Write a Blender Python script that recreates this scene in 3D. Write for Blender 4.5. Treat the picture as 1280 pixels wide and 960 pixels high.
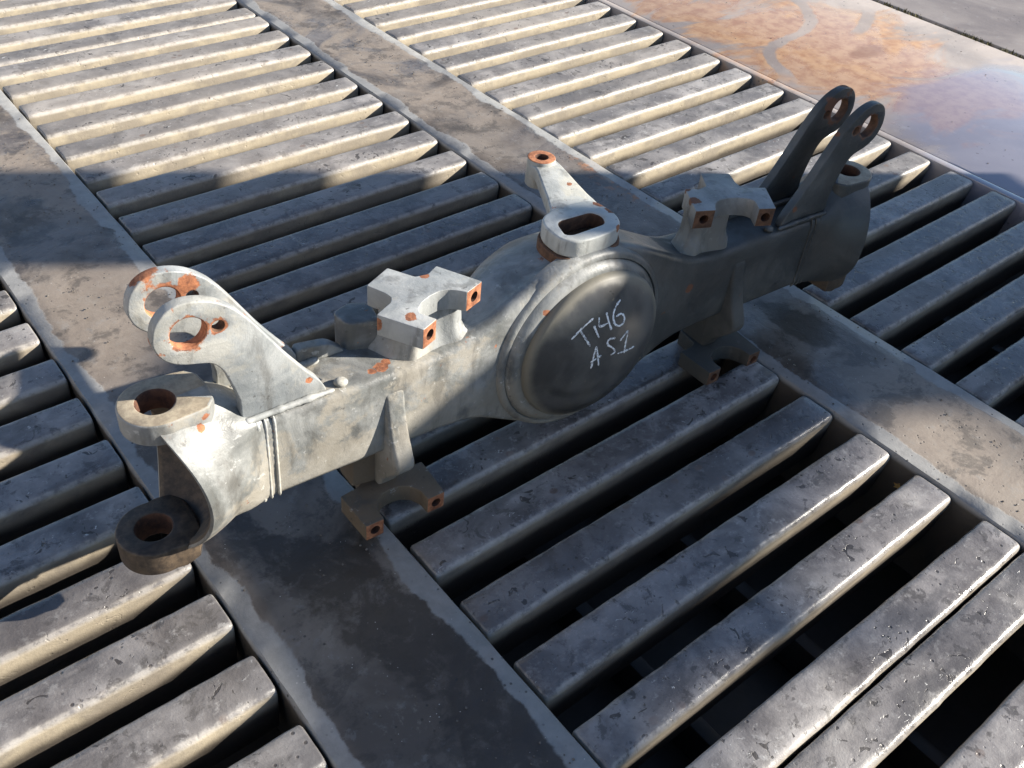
import bpy, bmesh, math, random
from mathutils import Vector, Matrix, noise
random.seed(7)
S = bpy.context.scene
C = S.collection
for o in list(bpy.data.objects): bpy.data.objects.remove(o)

# ---------------------------------------------------------------- camera
cam_d = bpy.data.cameras.new('camera'); cam = bpy.data.objects.new('camera', cam_d); C.objects.link(cam)
r_ = Vector((0.776503, -0.626171, 0.070381)); u_ = Vector((0.370828, 0.544425, 0.752388)); f_ = Vector((0.509441, 0.558132, -0.654949))
cam.matrix_world = Matrix(((r_.x, u_.x, -f_.x, 0), (r_.y, u_.y, -f_.y, 0), (r_.z, u_.z, -f_.z, 1.5), (0, 0, 0, 1)))
cam_d.sensor_width = 36; cam_d.lens = 1212.05 / 1280 * 36
cam_d.clip_start = 0.02; cam_d.clip_end = 300
S.camera = cam
S.render.resolution_x = 1024; S.render.resolution_y = 768

# ---------------------------------------------------------------- light
SUN_AZ = math.radians(32)      # clockwise from +X
SUN_EL = math.radians(23.6)
w = bpy.data.worlds.new('World'); S.world = w; w.use_nodes = True
wn = w.node_tree.nodes; wl = w.node_tree.links
bg = wn['Background']
sky = wn.new('ShaderNodeTexSky'); sky.sky_type = 'NISHITA'; sky.sun_disc = False
sky.sun_elevation = SUN_EL; sky.sun_rotation = math.radians(90) + SUN_AZ
sky.air_density = 1.0; sky.dust_density = 0.6; sky.ozone_density = 3.5
wl.new(sky.outputs[0], bg.inputs[0]); bg.inputs[1].default_value = 0.072
sd = bpy.data.lights.new('sun', 'SUN'); sun = bpy.data.objects.new('sun', sd); C.objects.link(sun)
sd.energy = 5.0; sd.angle = math.radians(0.55); sd.color = (1.0, 0.93, 0.82)
sdir = Vector((math.cos(SUN_AZ) * math.cos(SUN_EL), -math.sin(SUN_AZ) * math.cos(SUN_EL), math.sin(SUN_EL)))
sun.rotation_euler = sdir.to_track_quat('Z', 'Y').to_euler()
sun.location = sdir * 20
S.view_settings.view_transform = 'Standard'; S.view_settings.look = 'None'
S.view_settings.exposure = 1.4; S.view_settings.gamma = 1

# ---------------------------------------------------------------- material helpers
class NB:
    def __init__(s, name):
        s.m = bpy.data.materials.new(name); s.m.use_nodes = True
        s.t = s.m.node_tree; s.n = s.t.nodes; s.l = s.t.links
        s.b = s.n['Principled BSDF']; s.out = s.n['Material Output']
    def inp(s, sock, v):
        if v is None: return
        if hasattr(v, 'node') : s.l.new(v, sock)
        else:
            try: sock.default_value = v
            except Exception: sock.default_value = (v[0], v[1], v[2], 1) if not isinstance(v, (int, float)) else (v, v, v, 1)
    def math(s, op, a, b=None, c=None, clamp=False):
        n = s.n.new('ShaderNodeMath'); n.operation = op; n.use_clamp = clamp
        s.inp(n.inputs[0], a); s.inp(n.inputs[1], b); s.inp(n.inputs[2], c); return n.outputs[0]
    def coord(s, rnd=True):
        tc = s.n.new('ShaderNodeTexCoord').outputs['Object']
        if not rnd: return tc
        oi = s.n.new('ShaderNodeObjectInfo').outputs['Random']
        v = s.n.new('ShaderNodeVectorMath'); v.operation = 'SCALE'; v.inputs[0].default_value = (37.0, 53.0, 17.0)
        s.l.new(oi, v.inputs[3])
        a = s.n.new('ShaderNodeVectorMath'); a.operation = 'ADD'; s.l.new(tc, a.inputs[0]); s.l.new(v.outputs[0], a.inputs[1])
        return a.outputs[0]
    def pos(s):
        return s.n.new('ShaderNodeNewGeometry').outputs['Position']
    def xyz(s, v):
        n = s.n.new('ShaderNodeSeparateXYZ'); s.l.new(v, n.inputs[0]); return n.outputs
    def scale(s, v, k):
        n = s.n.new('ShaderNodeMapping'); s.l.new(v, n.inputs[0]); n.inputs['Scale'].default_value = k; return n.outputs[0]
    def noise(s, v, sc, det=6, rough=0.6, dist=0.0, out=0):
        n = s.n.new('ShaderNodeTexNoise'); s.l.new(v, n.inputs['Vector'])
        n.inputs['Scale'].default_value = sc; n.inputs['Detail'].default_value = det
        n.inputs['Roughness'].default_value = rough; n.inputs['Distortion'].default_value = dist
        return n.outputs[out]
    def voro(s, v, sc, rnd=1.0, out='Distance'):
        n = s.n.new('ShaderNodeTexVoronoi'); s.l.new(v, n.inputs['Vector']); n.inputs['Scale'].default_value = sc
        n.inputs['Randomness'].default_value = rnd; return n.outputs[out]
    def step(s, v, a, b, lo=0.0, hi=1.0):
        n = s.n.new('ShaderNodeMapRange'); n.interpolation_type = 'SMOOTHSTEP'; s.l.new(v, n.inputs[0])
        n.inputs[1].default_value = a; n.inputs[2].default_value = b; n.inputs[3].default_value = lo; n.inputs[4].default_value = hi
        return n.outputs[0]
    def mix(s, f, a, b, mode='MIX'):
        n = s.n.new('ShaderNodeMix'); n.data_type = 'RGBA'; n.blend_type = mode
        s.inp(n.inputs[0], f)
        for k, v in ((6, a), (7, b)):
            if hasattr(v, 'node'): s.l.new(v, n.inputs[k])
            else: n.inputs[k].default_value = (v[0], v[1], v[2], 1)
        return n.outputs[2]
    def fmix(s, f, a, b):
        n = s.n.new('ShaderNodeMix'); n.data_type = 'FLOAT'
        s.inp(n.inputs[0], f); s.inp(n.inputs[2], a); s.inp(n.inputs[3], b); return n.outputs[0]
    def dist(s, v, p, sc=(1, 1, 1)):
        a = s.n.new('ShaderNodeVectorMath'); a.operation = 'SUBTRACT'; s.l.new(v, a.inputs[0]); a.inputs[1].default_value = p
        q = s.n.new('ShaderNodeVectorMath'); q.operation = 'MULTIPLY'; s.l.new(a.outputs[0], q.inputs[0]); q.inputs[1].default_value = sc
        n = s.n.new('ShaderNodeVectorMath'); n.operation = 'LENGTH'; s.l.new(q.outputs[0], n.inputs[0]); return n.outputs['Value']
    def bump(s, h, st, d, prev=None):
        n = s.n.new('ShaderNodeBump'); n.inputs['Strength'].default_value = st; n.inputs['Distance'].default_value = d
        s.l.new(h, n.inputs['Height'])
        if prev: s.l.new(prev, n.inputs['Normal'])
        return n.outputs[0]
    def done(s, col, rough, nrm=None, metal=None, spec=None):
        s.inp(s.b.inputs['Base Color'], col if hasattr(col, 'node') else (col[0], col[1], col[2], 1))
        s.inp(s.b.inputs['Roughness'], rough)
        if nrm is not None: s.l.new(nrm, s.b.inputs['Normal'])
        if metal is not None: s.inp(s.b.inputs['Metallic'], metal)
        if spec is not None: s.inp(s.b.inputs['Specular IOR Level'], spec)
        return s.m

def mat_slat():
    k = NB('worn_concrete_slat')
    v = k.coord(); o = k.xyz(k.coord(False)); P = k.pos()
    n1 = k.noise(v, 7, 8, 0.65, 0.3); n2 = k.noise(v, 38, 6, 0.7); n3 = k.noise(k.scale(v, (1, 3, 1)), 3.2, 5, 0.6, 0.6)
    nf = k.noise(v, 220, 3, 0.6)
    base = k.mix(k.step(n1, 0.35, 0.68), (0.135, 0.124, 0.120), (0.330, 0.312, 0.300))
    rndo = k.n.new('ShaderNodeObjectInfo').outputs['Random']
    base = k.mix(k.math('MULTIPLY', k.step(n3, 0.52, 0.66), 0.75), base, (0.105, 0.10, 0.10))
    base = k.mix(k.math('MULTIPLY', k.step(n2, 0.56, 0.68), 0.6), base, (0.40, 0.39, 0.375))
    base = k.mix(k.math('MULTIPLY', k.step(k.noise(v, 22, 6, 0.75, 0.4), 0.45, 0.39), 0.75), base, (0.085, 0.078, 0.072))
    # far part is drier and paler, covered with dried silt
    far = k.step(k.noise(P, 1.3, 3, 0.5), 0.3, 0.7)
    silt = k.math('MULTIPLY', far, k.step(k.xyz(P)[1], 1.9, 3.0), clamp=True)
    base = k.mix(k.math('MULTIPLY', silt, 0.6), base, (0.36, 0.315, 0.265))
    base = k.mix(k.step(rndo, 0, 1, 0.0, 0.38), base, (0.075, 0.068, 0.064))
    # pits and stones
    vp = k.voro(v, 46); pits = k.step(vp, 0.20, 0.10); keep = k.step(k.noise(v, 9, 2), 0.50, 0.60)
    pits = k.math('MULTIPLY', pits, keep)
    base = k.mix(k.math('MULTIPLY', pits, 0.85), base, (0.05, 0.042, 0.038))
    vs = k.voro(k.scale(v, (1.0, 1.3, 1)), 17); stone = k.math('MULTIPLY', k.step(vs, 0.21, 0.13), k.step(k.noise(v, 5, 2), 0.55, 0.62))
    base = k.mix(k.math('MULTIPLY', stone, 0.8), base, k.mix(n2, (0.13, 0.085, 0.06), (0.19, 0.15, 0.13)))
    # white scuffs
    sc = k.noise(k.scale(v, (1, 1.6, 1)), 60, 4, 0.75, 0.8); scm = k.math('MULTIPLY', k.step(sc, 0.63, 0.70), k.step(k.noise(v, 4, 2), 0.5, 0.62))
    base = k.mix(scm, base, (0.62, 0.62, 0.60))
    chv = k.noise(v, 34, 3, 0.5, 1.2); chm = k.math('MULTIPLY', k.step(chv, 0.36, 0.33), k.step(k.noise(v, 6.5, 3), 0.42, 0.50))
    base = k.mix(k.math('MULTIPLY', chm, 0.85), base, (0.042, 0.036, 0.032))
    pits = k.math('MAXIMUM', pits, k.math('MULTIPLY', chm, .7))
    # sides: pale silt near the top, slurry brown lower down, darkened with the gap's shade
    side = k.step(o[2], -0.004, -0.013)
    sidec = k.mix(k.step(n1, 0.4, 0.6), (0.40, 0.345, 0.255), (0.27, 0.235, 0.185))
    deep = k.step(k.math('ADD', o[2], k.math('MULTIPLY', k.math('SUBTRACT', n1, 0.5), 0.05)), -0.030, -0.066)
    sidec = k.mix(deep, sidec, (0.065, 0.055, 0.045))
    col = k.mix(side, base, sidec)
    edge = k.math('MULTIPLY', k.step(o[2], -0.0004, -0.003), k.step(o[2], -0.016, -0.009))
    edge = k.math('MULTIPLY', edge, k.step(n2, 0.36, 0.56))
    col = k.mix(k.math('MULTIPLY', edge, 0.55), col, (0.46, 0.43, 0.385))
    wet = k.step(k.noise(P, 2.3, 4, 0.6, 0.5), 0.36, 0.54)
    nn = k.math('ADD', k.math('MULTIPLY', k.xyz(P)[0], .53), k.math('MULTIPLY', k.xyz(P)[1], .848))
    wet = k.math('MULTIPLY', wet, k.step(nn, 2.95, 2.35, 0.12, 1.0))
    col = k.mix(k.math('MULTIPLY', wet, 0.34), col, k.mix(1.0, col, (0.30, 0.28, 0.30), 'MULTIPLY'))  # darker wet tone also puts the cast shadow band into the colour
    rg = k.fmix(wet, k.step(n1, 0.3, 0.7, 0.50, 0.72), k.step(n2, 0.3, 0.7, 0.13, 0.34))
    rg = k.fmix(side, rg, 0.6)
    rg = k.fmix(k.math('MULTIPLY', edge, 0.8), rg, 0.30)
    h = k.math('ADD', k.math('MULTIPLY', n2, 0.6), k.math('MULTIPLY', nf, 0.25))
    h = k.math('SUBTRACT', h, k.math('MULTIPLY', pits, 0.6))
    h = k.math('ADD', h, k.math('MULTIPLY', scm, 0.25))
    nr = k.bump(h, 0.55, 0.0028)
    nr = k.bump(n1, 0.35, 0.01, nr)
    return k.done(col, rg, nr, spec=0.5)

def mat_beam():
    k = NB('wet_concrete_beam')
    P = k.pos(); v = P; o = k.xyz(k.coord(False))
    n1 = k.noise(v, 5, 8, 0.62, 0.4); n2 = k.noise(v, 26, 7, 0.7); nf = k.noise(v, 190, 3, 0.6)
    nL = k.noise(v, 1.5, 4, 0.55, 0.6)
    col = k.mix(k.step(n1, 0.36, 0.64), (0.085, 0.069, 0.056), (0.175, 0.150, 0.127))
    y = k.xyz(P)[1]; x = k.xyz(P)[0]
    # dried mud further away; sunlit patches on both beams painted in as paler mud
    mud = k.math('MULTIPLY', k.step(y, 2.0, 2.7), k.step(k.noise(v, 3.2, 7, 0.65, 0.7), 0.42, 0.56))
    lit_mud = k.math('MULTIPLY', k.step(k.dist(P, (1.98, 0.45, 0), (1.0, 0.75, 1)), 0.33, 0.17), k.step(x, 1.6, 1.7))
    sun_patch = k.math('MULTIPLY', k.step(k.dist(P, (0.50, 2.03, 0), (1.0, 1.0, 1)), 0.34, 0.16), 0.8)
    mud = k.math('MAXIMUM', k.math('MAXIMUM', mud, lit_mud), sun_patch)
    col = k.mix(k.math('MULTIPLY', mud, 0.85), col, k.mix(n2, (0.16, 0.125, 0.10), (0.33, 0.28, 0.225)))
    # wet black slick
    dr = k.noise(v, 9, 8, 0.76, 0.25)
    col = k.mix(k.math('MULTIPLY', k.step(dr, 0.50, 0.60), 0.55), col, (0.035, 0.030, 0.026))
    col = k.mix(k.math('MULTIPLY', k.step(dr, 0.42, 0.36), 0.45), col, (0.22, 0.195, 0.165))
    # wandering wet track down the near beam
    tr = k.math('ADD', x, k.math('MULTIPLY', k.math('SUBTRACT', n1, 0.5), 0.34))
    tr = k.math('ADD', tr, k.math('MULTIPLY', k.math('SUBTRACT', k.noise(v, 19, 6, 0.7), 0.5), 0.10))
    cx_ = k.step(y, 1.35, 0.80, .455, .60)
    wd_ = k.step(y, 1.35, 0.75, .018, .105)
    slick = k.step(k.math('SUBTRACT', k.math('ABSOLUTE', k.math('SUBTRACT', tr, cx_)), wd_), 0.02, -0.012)
    slick = k.math('MULTIPLY', slick, k.step(k.noise(v, 13, 7, 0.75, .4), 0.66, 0.50, 0.35, 1.0))
    slick = k.math('MULTIPLY', slick, k.math('MULTIPLY', k.step(x, 1.3, 1.2), k.step(y, 1.62, 1.4)))
    s2 = k.step(k.math('ADD', k.dist(P, (1.94, 1.03, 0), (1.6, 1.0, 1)), k.math('MULTIPLY', k.math('SUBTRACT', n1, 0.5), 0.3)), 0.13, 0.10)
    slick = k.math('MAXIMUM', slick, s2)
    col = k.mix(k.math('MULTIPLY', slick, 0.85), col, (0.034, 0.027, 0.021))
    sp = k.math('MULTIPLY', k.math('MULTIPLY', k.step(n2, 0.56, 0.66), 0.35), k.math('SUBTRACT', 1.0, slick))
    col = k.mix(sp, col, (0.21, 0.20, 0.19))
    # rust run behind the casting
    rr = k.math('MULTIPLY', k.step(k.math('ADD', k.dist(P, (2.05, 1.85, 0), (3.5, 0.8, 1)), k.math('MULTIPLY', n1, 0.25)), 0.34, 0.22), k.step(n2, 0.45, 0.6))
    col = k.mix(k.math('MULTIPLY', rr, 0.8), col, (0.30, 0.12, 0.035))
    # worn paler lip along both edges
    ax = k.math('ABSOLUTE', o[0])
    lip = k.step(k.math('ADD', ax, k.math('MULTIPLY', k.math('SUBTRACT', n1, 0.5), 0.10)), 0.128, 0.136)
    col = k.mix(k.math('MULTIPLY', lip, 0.9), col, k.mix(n2, (0.13, 0.128, 0.125), (0.36, 0.355, 0.34)))
    pit = k.math('MULTIPLY', k.step(k.voro(v, 60), 0.2, 0.1), k.step(k.noise(v, 8, 2), 0.48, 0.6))
    col = k.mix(k.math('MULTIPLY', pit, 0.8), col, (0.03, 0.027, 0.025))
    gl = k.math('MULTIPLY', k.step(k.voro(v, 90), 0.12, 0.06), k.step(k.noise(v, 14, 2), 0.56, 0.62))
    col = k.mix(k.math('MULTIPLY', gl, 0.8), col, (0.55, 0.52, 0.48))
    side = k.step(o[2], -0.006, -0.02); col = k.mix(side, col, (0.09, 0.08, 0.068))
    rg = k.fmix(k.step(y, 1.5, 2.0, 0.25, 1.0), 0.62, k.step(nL, 0.38, 0.54, 0.60, 0.13))
    rg = k.fmix(k.math('MULTIPLY', k.step(x, 1.6, 1.7), k.step(y, 1.6, 1.2)), rg, k.step(nL, 0.38, 0.52, 0.40, 0.13))
    rg = k.fmix(lip, rg, 0.45); rg = k.fmix(mud, rg, 0.6); rg = k.fmix(slick, rg, k.step(n2, .35, .65, 0.38, 0.6))
    h = k.math('ADD', k.math('MULTIPLY', n2, 0.5), k.math('MULTIPLY', nf, 0.15))
    h = k.math('SUBTRACT', h, k.math('MULTIPLY', pit, 0.5))
    h = k.math('ADD', h, k.math('MULTIPLY', lip, 0.25))
    nr = k.bump(h, 0.5, 0.003); nr = k.bump(n1, 0.35, 0.012, nr)
    return k.done(col, rg, nr)

def mat_pad():
    k = NB('stained_concrete_slab')
    P = k.pos()
    n1 = k.noise(P, 2.2, 7, 0.6, 0.5); n2 = k.noise(P, 18, 7, 0.7); nf = k.noise(P, 150, 3, 0.6)
    col = k.mix(k.step(n1, 0.35, 0.65), (0.235, 0.20, 0.18), (0.35, 0.305, 0.275))
    col = k.mix(k.math('MULTIPLY', k.step(n2, 0.55, 0.67), 0.45), col, (0.38, 0.35, 0.33))
    nd = k.noise(k.scale(P, (0.7, 1.4, 1)), 2.6, 6, 0.65, 1.0)
    wob = k.math('MULTIPLY', k.math('SUBTRACT', nd, 0.5), 1.3)
    d = k.math('ADD', k.dist(P, (3.62, 2.15, 0), (1.0, 0.62, 1)), wob)
    st = k.step(d, 0.56, 0.34)
    d2 = k.math('ADD', k.dist(P, (3.38, 2.72, 0), (1.4, 0.8, 1)), wob); st = k.math('MAXIMUM', st, k.math('MULTIPLY', k.step(d2, 0.36, 0.22), 0.9))
    # clear streaks washed through the orange silt
    xs = k.xyz(P)
    def streak(px, py, dx, dy, L, wd):
        ln = math.hypot(dx, dy); dx /= ln; dy /= ln
        sx = k.math('SUBTRACT', xs[0], px); sy = k.math('SUBTRACT', xs[1], py)
        a = k.math('ADD', k.math('MULTIPLY', sx, dx), k.math('MULTIPLY', sy, dy))
        b = k.math('SUBTRACT', k.math('MULTIPLY', sx, dy), k.math('MULTIPLY', sy, dx))
        b = k.math('ADD', b, k.math('MULTIPLY', k.math('SINE', k.math('MULTIPLY', a, 7.0)), 0.06))
        b = k.math('ADD', b, k.math('MULTIPLY', k.math('SUBTRACT', n1, 0.5), 0.15))
        return k.math('MULTIPLY', k.step(k.math('ABSOLUTE', b), wd, wd * 0.55), k.math('MULTIPLY', k.step(a, -0.02, 0.02), k.step(a, L, L - 0.08)))
    s1 = streak(3.95, 2.62, -0.75, -0.52, 0.95, 0.035); s2 = streak(4.25, 2.55, -0.65, -0.58, 0.55, 0.04)
    clear = k.math('MAXIMUM', s1, s2)
    st = k.math('MULTIPLY', st, k.math('SUBTRACT', 1.0, k.math('MULTIPLY', clear, 0.9)))
    oc = k.mix(k.step(n2, 0.36, 0.6), (0.36, 0.165, 0.06), (0.50, 0.29, 0.14))
    oc = k.mix(k.step(nd, 0.60, 0.72), oc, (0.24, 0.10, 0.03))
    col = k.mix(k.math('MULTIPLY', st, 0.80), col, oc)
    brn = k.step(k.math('ADD', k.dist(P, (3.72, 2.08, 0), (0.9, 1.8, 1)), k.math('MULTIPLY', n2, 0.1)), 0.17, 0.11)
    col = k.mix(k.math('MULTIPLY', brn, 0.65), col, (0.24, 0.11, 0.035))
    # standing water; sky reflection's blue is mixed into its colour
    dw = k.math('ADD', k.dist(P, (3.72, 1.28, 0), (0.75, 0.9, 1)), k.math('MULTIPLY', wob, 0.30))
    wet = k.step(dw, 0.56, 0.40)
    wet2 = k.math('MULTIPLY', st, k.step(n1, 0.40, 0.52))
    wet = k.math('MAXIMUM', wet, k.math('MULTIPLY', wet2, 0.8))
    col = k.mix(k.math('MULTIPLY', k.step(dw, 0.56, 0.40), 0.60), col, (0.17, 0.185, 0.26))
    pit = k.math('MULTIPLY', k.step(k.voro(P, 30), 0.16, 0.08), k.step(k.noise(P, 5, 2), 0.5, 0.6))
    col = k.mix(k.math('MULTIPLY', pit, 0.7), col, (0.07, 0.06, 0.055))
    rg = k.fmix(wet, k.step(n1, 0.35, 0.65, 0.42, 0.62), 0.075)
    rg = k.math('ADD', rg, k.math('MULTIPLY', k.step(n2, 0.5, 0.62), 0.05))
    h = k.math('ADD', k.math('MULTIPLY', n2, 0.6), k.math('MULTIPLY', nf, 0.2)); h = k.math('SUBTRACT', h, pit)
    n = k.n.new('ShaderNodeBump'); k.l.new(h, n.inputs['Height']); n.inputs['Distance'].default_value = 0.004
    k.l.new(k.fmix(wet, 0.45, 0.06), n.inputs['Strength'])
    return k.done(col, rg, n.outputs[0], spec=k.fmix(wet, 0.5, 1.0))

RUST = []   # (point, radius, weight) in casting coordinates
def mat_paint(name, lo, hi, dustc, dust_amt, grime=0.35, rough=(0.38, 0.6), rust=(), rustcol=((0.15, 0.055, 0.028), (0.42, 0.165, 0.075)), shade_right=0.78):
    k = NB(name)
    v = k.coord(False); o = k.xyz(v)
    n1 = k.noise(v, 9, 8, 0.65, 0.5); n2 = k.noise(v, 45, 7, 0.7); n3 = k.noise(v, 4.5, 6, 0.6, 0.8); nf = k.noise(v, 320, 3, 0.6)
    vs = k.noise(k.scale(v, (1, 1, 0.22)), 26, 5, 0.65, 0.3)
    col = k.mix(k.step(n1, 0.36, 0.66), lo, hi)
    g = k.math('MULTIPLY', k.step(n3, 0.50, 0.66), grime)
    col = k.mix(g, col, (0.045, 0.043, 0.04))
    lowz = k.step(o[2], 0.06, -0.09, 0.0, 0.28)
    dm = k.step(k.math('ADD', k.noise(v, 6.5, 9, 0.72, 0.3), k.math('MULTIPLY', lowz, 0.5)), 0.50, 0.60)
    col = k.mix(k.math('MULTIPLY', dm, dust_amt), col, dustc)
    col = k.mix(k.math('MULTIPLY', k.step(vs, 0.51, 0.67), 0.50), col, (0.085, 0.08, 0.07))
    col = k.mix(k.math('MULTIPLY', k.step(n2, 0.60, 0.68), 0.5), col, (0.50, 0.50, 0.48))
    col = k.mix(k.math('MULTIPLY', k.step(n2, 0.38, 0.31), 0.6), col, (0.05, 0.045, 0.04))
    rg = k.step(n1, 0.3, 0.7, rough[0], rough[1]); rg = k.fmix(dm, rg, 0.72)
    h = k.math('ADD', k.math('MULTIPLY', n2, 0.5), k.math('MULTIPLY', nf, 0.2))
    msk = None
    nr_ = k.noise(v, 60, 5, 0.7)
    for (p, r) in rust:
        d = k.math('ADD', k.dist(v, p), k.math('MULTIPLY', k.math('SUBTRACT', nr_, 0.5), r * 1.1 + .004))
        s = k.step(d, r * 1.02, r * 0.86)
        msk = s if msk is None else k.math('MAXIMUM', msk, s)
    sp = k.math('MULTIPLY', k.step(k.noise(v, 24, 4, 0.7), 0.67, 0.71), 0.8)
    msk = sp if msk is None else k.math('MAXIMUM', msk, sp)
    rc = k.mix(k.step(n2, 0.35, 0.65), rustcol[0], rustcol[1])
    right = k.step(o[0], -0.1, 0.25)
    col = k.mix(k.math('MULTIPLY', right, k.step(n3, 0.38, 0.62, shade_right, min(.98, shade_right + .25))), col, (0.040, 0.042, 0.040))  # shade on the right end, with some dirt, mixed into the colour
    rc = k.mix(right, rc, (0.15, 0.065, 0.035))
    col = k.mix(msk, col, rc)
    rg = k.fmix(msk, rg, 0.85)
    nr = k.bump(h, 0.6, 0.0020); nr = k.bump(n1, 0.4, 0.007, nr); nr = k.bump(k.noise(v, 130, 4, 0.6), 0.35, 0.001, nr)
    nr = k.bump(msk, 0.25, -0.0008, nr)
    return k.done(col, rg, nr)

def mat_rust(name, a, b, rough=0.85):
    k = NB(name); v = k.coord(False)
    n1 = k.noise(v, 60, 7, 0.7); n2 = k.noise(v, 14, 5, 0.6)
    col = k.mix(k.step(n1, 0.35, 0.65), a, b)
    col = k.mix(k.math('MULTIPLY', k.step(n2, 0.5, 0.65), 0.45), col, (a[0] * 0.35, a[1] * 0.35, a[2] * 0.4))
    return k.done(col, rough, k.bump(n1, 0.5, 0.0015))

def mat_cover():
    k = NB('dark_cover_paint'); v = k.coord(False); o = k.xyz(v)
    n1 = k.noise(v, 8, 8, 0.65, 0.4); n2 = k.noise(v, 60, 6, 0.7)
    vs = k.noise(k.scale(v, (1, 1, 0.3)), 14, 6, 0.65, 0.2)
    r = k.dist(v, (-0.005, 0, 0.005), (1, 0, 1))
    col = k.mix(k.step(n1, 0.35, 0.65), (0.050, 0.049, 0.047), (0.105, 0.103, 0.096))
    rim = k.step(k.math('ADD', r, k.math('MULTIPLY', k.math('SUBTRACT', n1, 0.5), 0.03)), 0.152, 0.172)
    col = k.mix(k.math('MULTIPLY', rim, 0.8), col, (0.19, 0.175, 0.135))
    lw = k.math('MULTIPLY', k.step(o[2], 0.03, -0.14), k.step(vs, 0.45, 0.6))
    col = k.mix(k.math('MULTIPLY', lw, 0.55), col, (0.13, 0.115, 0.085))
    col = k.mix(k.math('MULTIPLY', k.step(n2, 0.64, 0.70), 0.5), col, (0.28, 0.22, 0.15))
    rg = k.fmix(rim, k.step(n1, 0.3, 0.7, 0.27, 0.45), 0.6)
    return k.done(col, rg, k.bump(k.math('ADD', n1, k.math('MULTIPLY', n2, 0.3)), 0.2, 0.002))

def mat_plain(name, col, rough):
    k = NB(name); v = k.coord(False); n = k.noise(v, 30, 5, 0.6)
    c = k.mix(n, tuple(x * 0.6 for x in col), tuple(min(1, x * 1.3) for x in col))
    return k.done(c, rough, k.bump(n, 0.3, 0.002))

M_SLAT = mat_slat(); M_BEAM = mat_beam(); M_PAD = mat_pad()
ORANGE = mat_rust('fresh_orange_rust', (0.20, 0.07, 0.032), (0.45, 0.19, 0.09))
BROWN = mat_rust('dark_brown_rust', (0.07, 0.035, 0.02), (0.15, 0.075, 0.04))
DULL = mat_rust('dull_machined_rust', (0.22, 0.18, 0.13), (0.34, 0.29, 0.21), 0.7)
CAVITY = mat_rust('brown_greasy_dirt', (0.045, 0.033, 0.024), (0.11, 0.078, 0.05), 0.6)
HOLE = mat_rust('deep_hole_rust', (0.05, 0.022, 0.014), (0.12, 0.05, 0.025))
rust_pts = [((-.47, .03, .097), .015), ((-.455, .038, .097), .011), ((-.49, .026, .097), .009), ((-.72, .0, .11), .008), ((-.86, .01, .12), .012), ((-.80, .0, .145), .010), ((-.815, -.0, .13), .008),
            ((.30, .0, .03), .012), ((-.135, -.02, .13), .008), ((.16, -.02, .03), .008)]
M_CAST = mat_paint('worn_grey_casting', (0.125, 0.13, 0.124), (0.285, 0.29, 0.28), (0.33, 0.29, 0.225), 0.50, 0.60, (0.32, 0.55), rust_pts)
ear_rust = []
for s in (-1, 1):
    ear_rust += [((s * .808, .008, .309), .033), ((s * .762, .008, .306), .015), ((s * .805, .104, .309), .037), ((s * .785, .008, .311), .012), ((s * .77, .104, .33), .020)]
    ear_rust += [((s * .73, .03, .34), .010), ((s * .855, .03, .30), .014), ((s * .71, .025, .305), .007), ((s * .62, .011, .14), .008), ((s * .83, .13, .35), .030)]
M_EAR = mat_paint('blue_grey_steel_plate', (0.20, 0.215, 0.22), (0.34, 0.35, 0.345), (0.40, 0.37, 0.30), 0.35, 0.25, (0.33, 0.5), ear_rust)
bk_rust = [((-.44, -.02, .228), .012), ((-.49, .013, .21), .014), ((-.355, .075, .228), .010), ((-.30, .0, .205), .0), ((.30, .045, .229), .015), ((.32, .09, .228), .010)]
M_BRKT = mat_paint('grey_cast_bracket', (0.26, 0.27, 0.265), (0.38, 0.385, 0.375), (0.36, 0.32, 0.24), 0.40, 0.30, (0.32, 0.5), [q for q in bk_rust if q[1] > 0], shade_right=0.30)
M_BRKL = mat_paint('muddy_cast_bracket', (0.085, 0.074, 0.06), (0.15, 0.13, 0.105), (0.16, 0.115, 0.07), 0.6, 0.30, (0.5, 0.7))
M_ARM = mat_paint('pale_grey_arm_paint', (0.34, 0.35, 0.33), (0.46, 0.465, 0.44), (0.44, 0.40, 0.30), 0.35, 0.15, (0.3, 0.5), [((.08, .10, .25), .016), ((.085, .07, .25), .014), ((.06, .01, .247), .012), ((.07, .19, .25), .008)], shade_right=0.0)
M_WELD = mat_paint('painted_weld', (0.30, 0.31, 0.30), (0.42, 0.42, 0.40), (0.40, 0.35, 0.26), 0.4, 0.2)
M_COVER = mat_cover()
k = NB('white_paint_marker'); v = k.coord(False)
M_CHALK = k.done(k.mix(k.step(k.noise(v, 170, 4, .7), .40, .50), (0.22, 0.22, 0.22), (0.80, 0.82, 0.83)), 0.85)
M_SLURRY = mat_plain('dark_slurry', (0.060, 0.050, 0.040), 0.45)
M_MOSS = mat_plain('dry_moss', (0.11, 0.10, 0.045), 0.9)
M_SCREEN = mat_plain('shadow_screen_steel', (0.16, 0.15, 0.14), 0.6)
M_LEAF = mat_plain('orange_brown_leaf', (0.60, 0.30, 0.05), 0.6)

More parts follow.
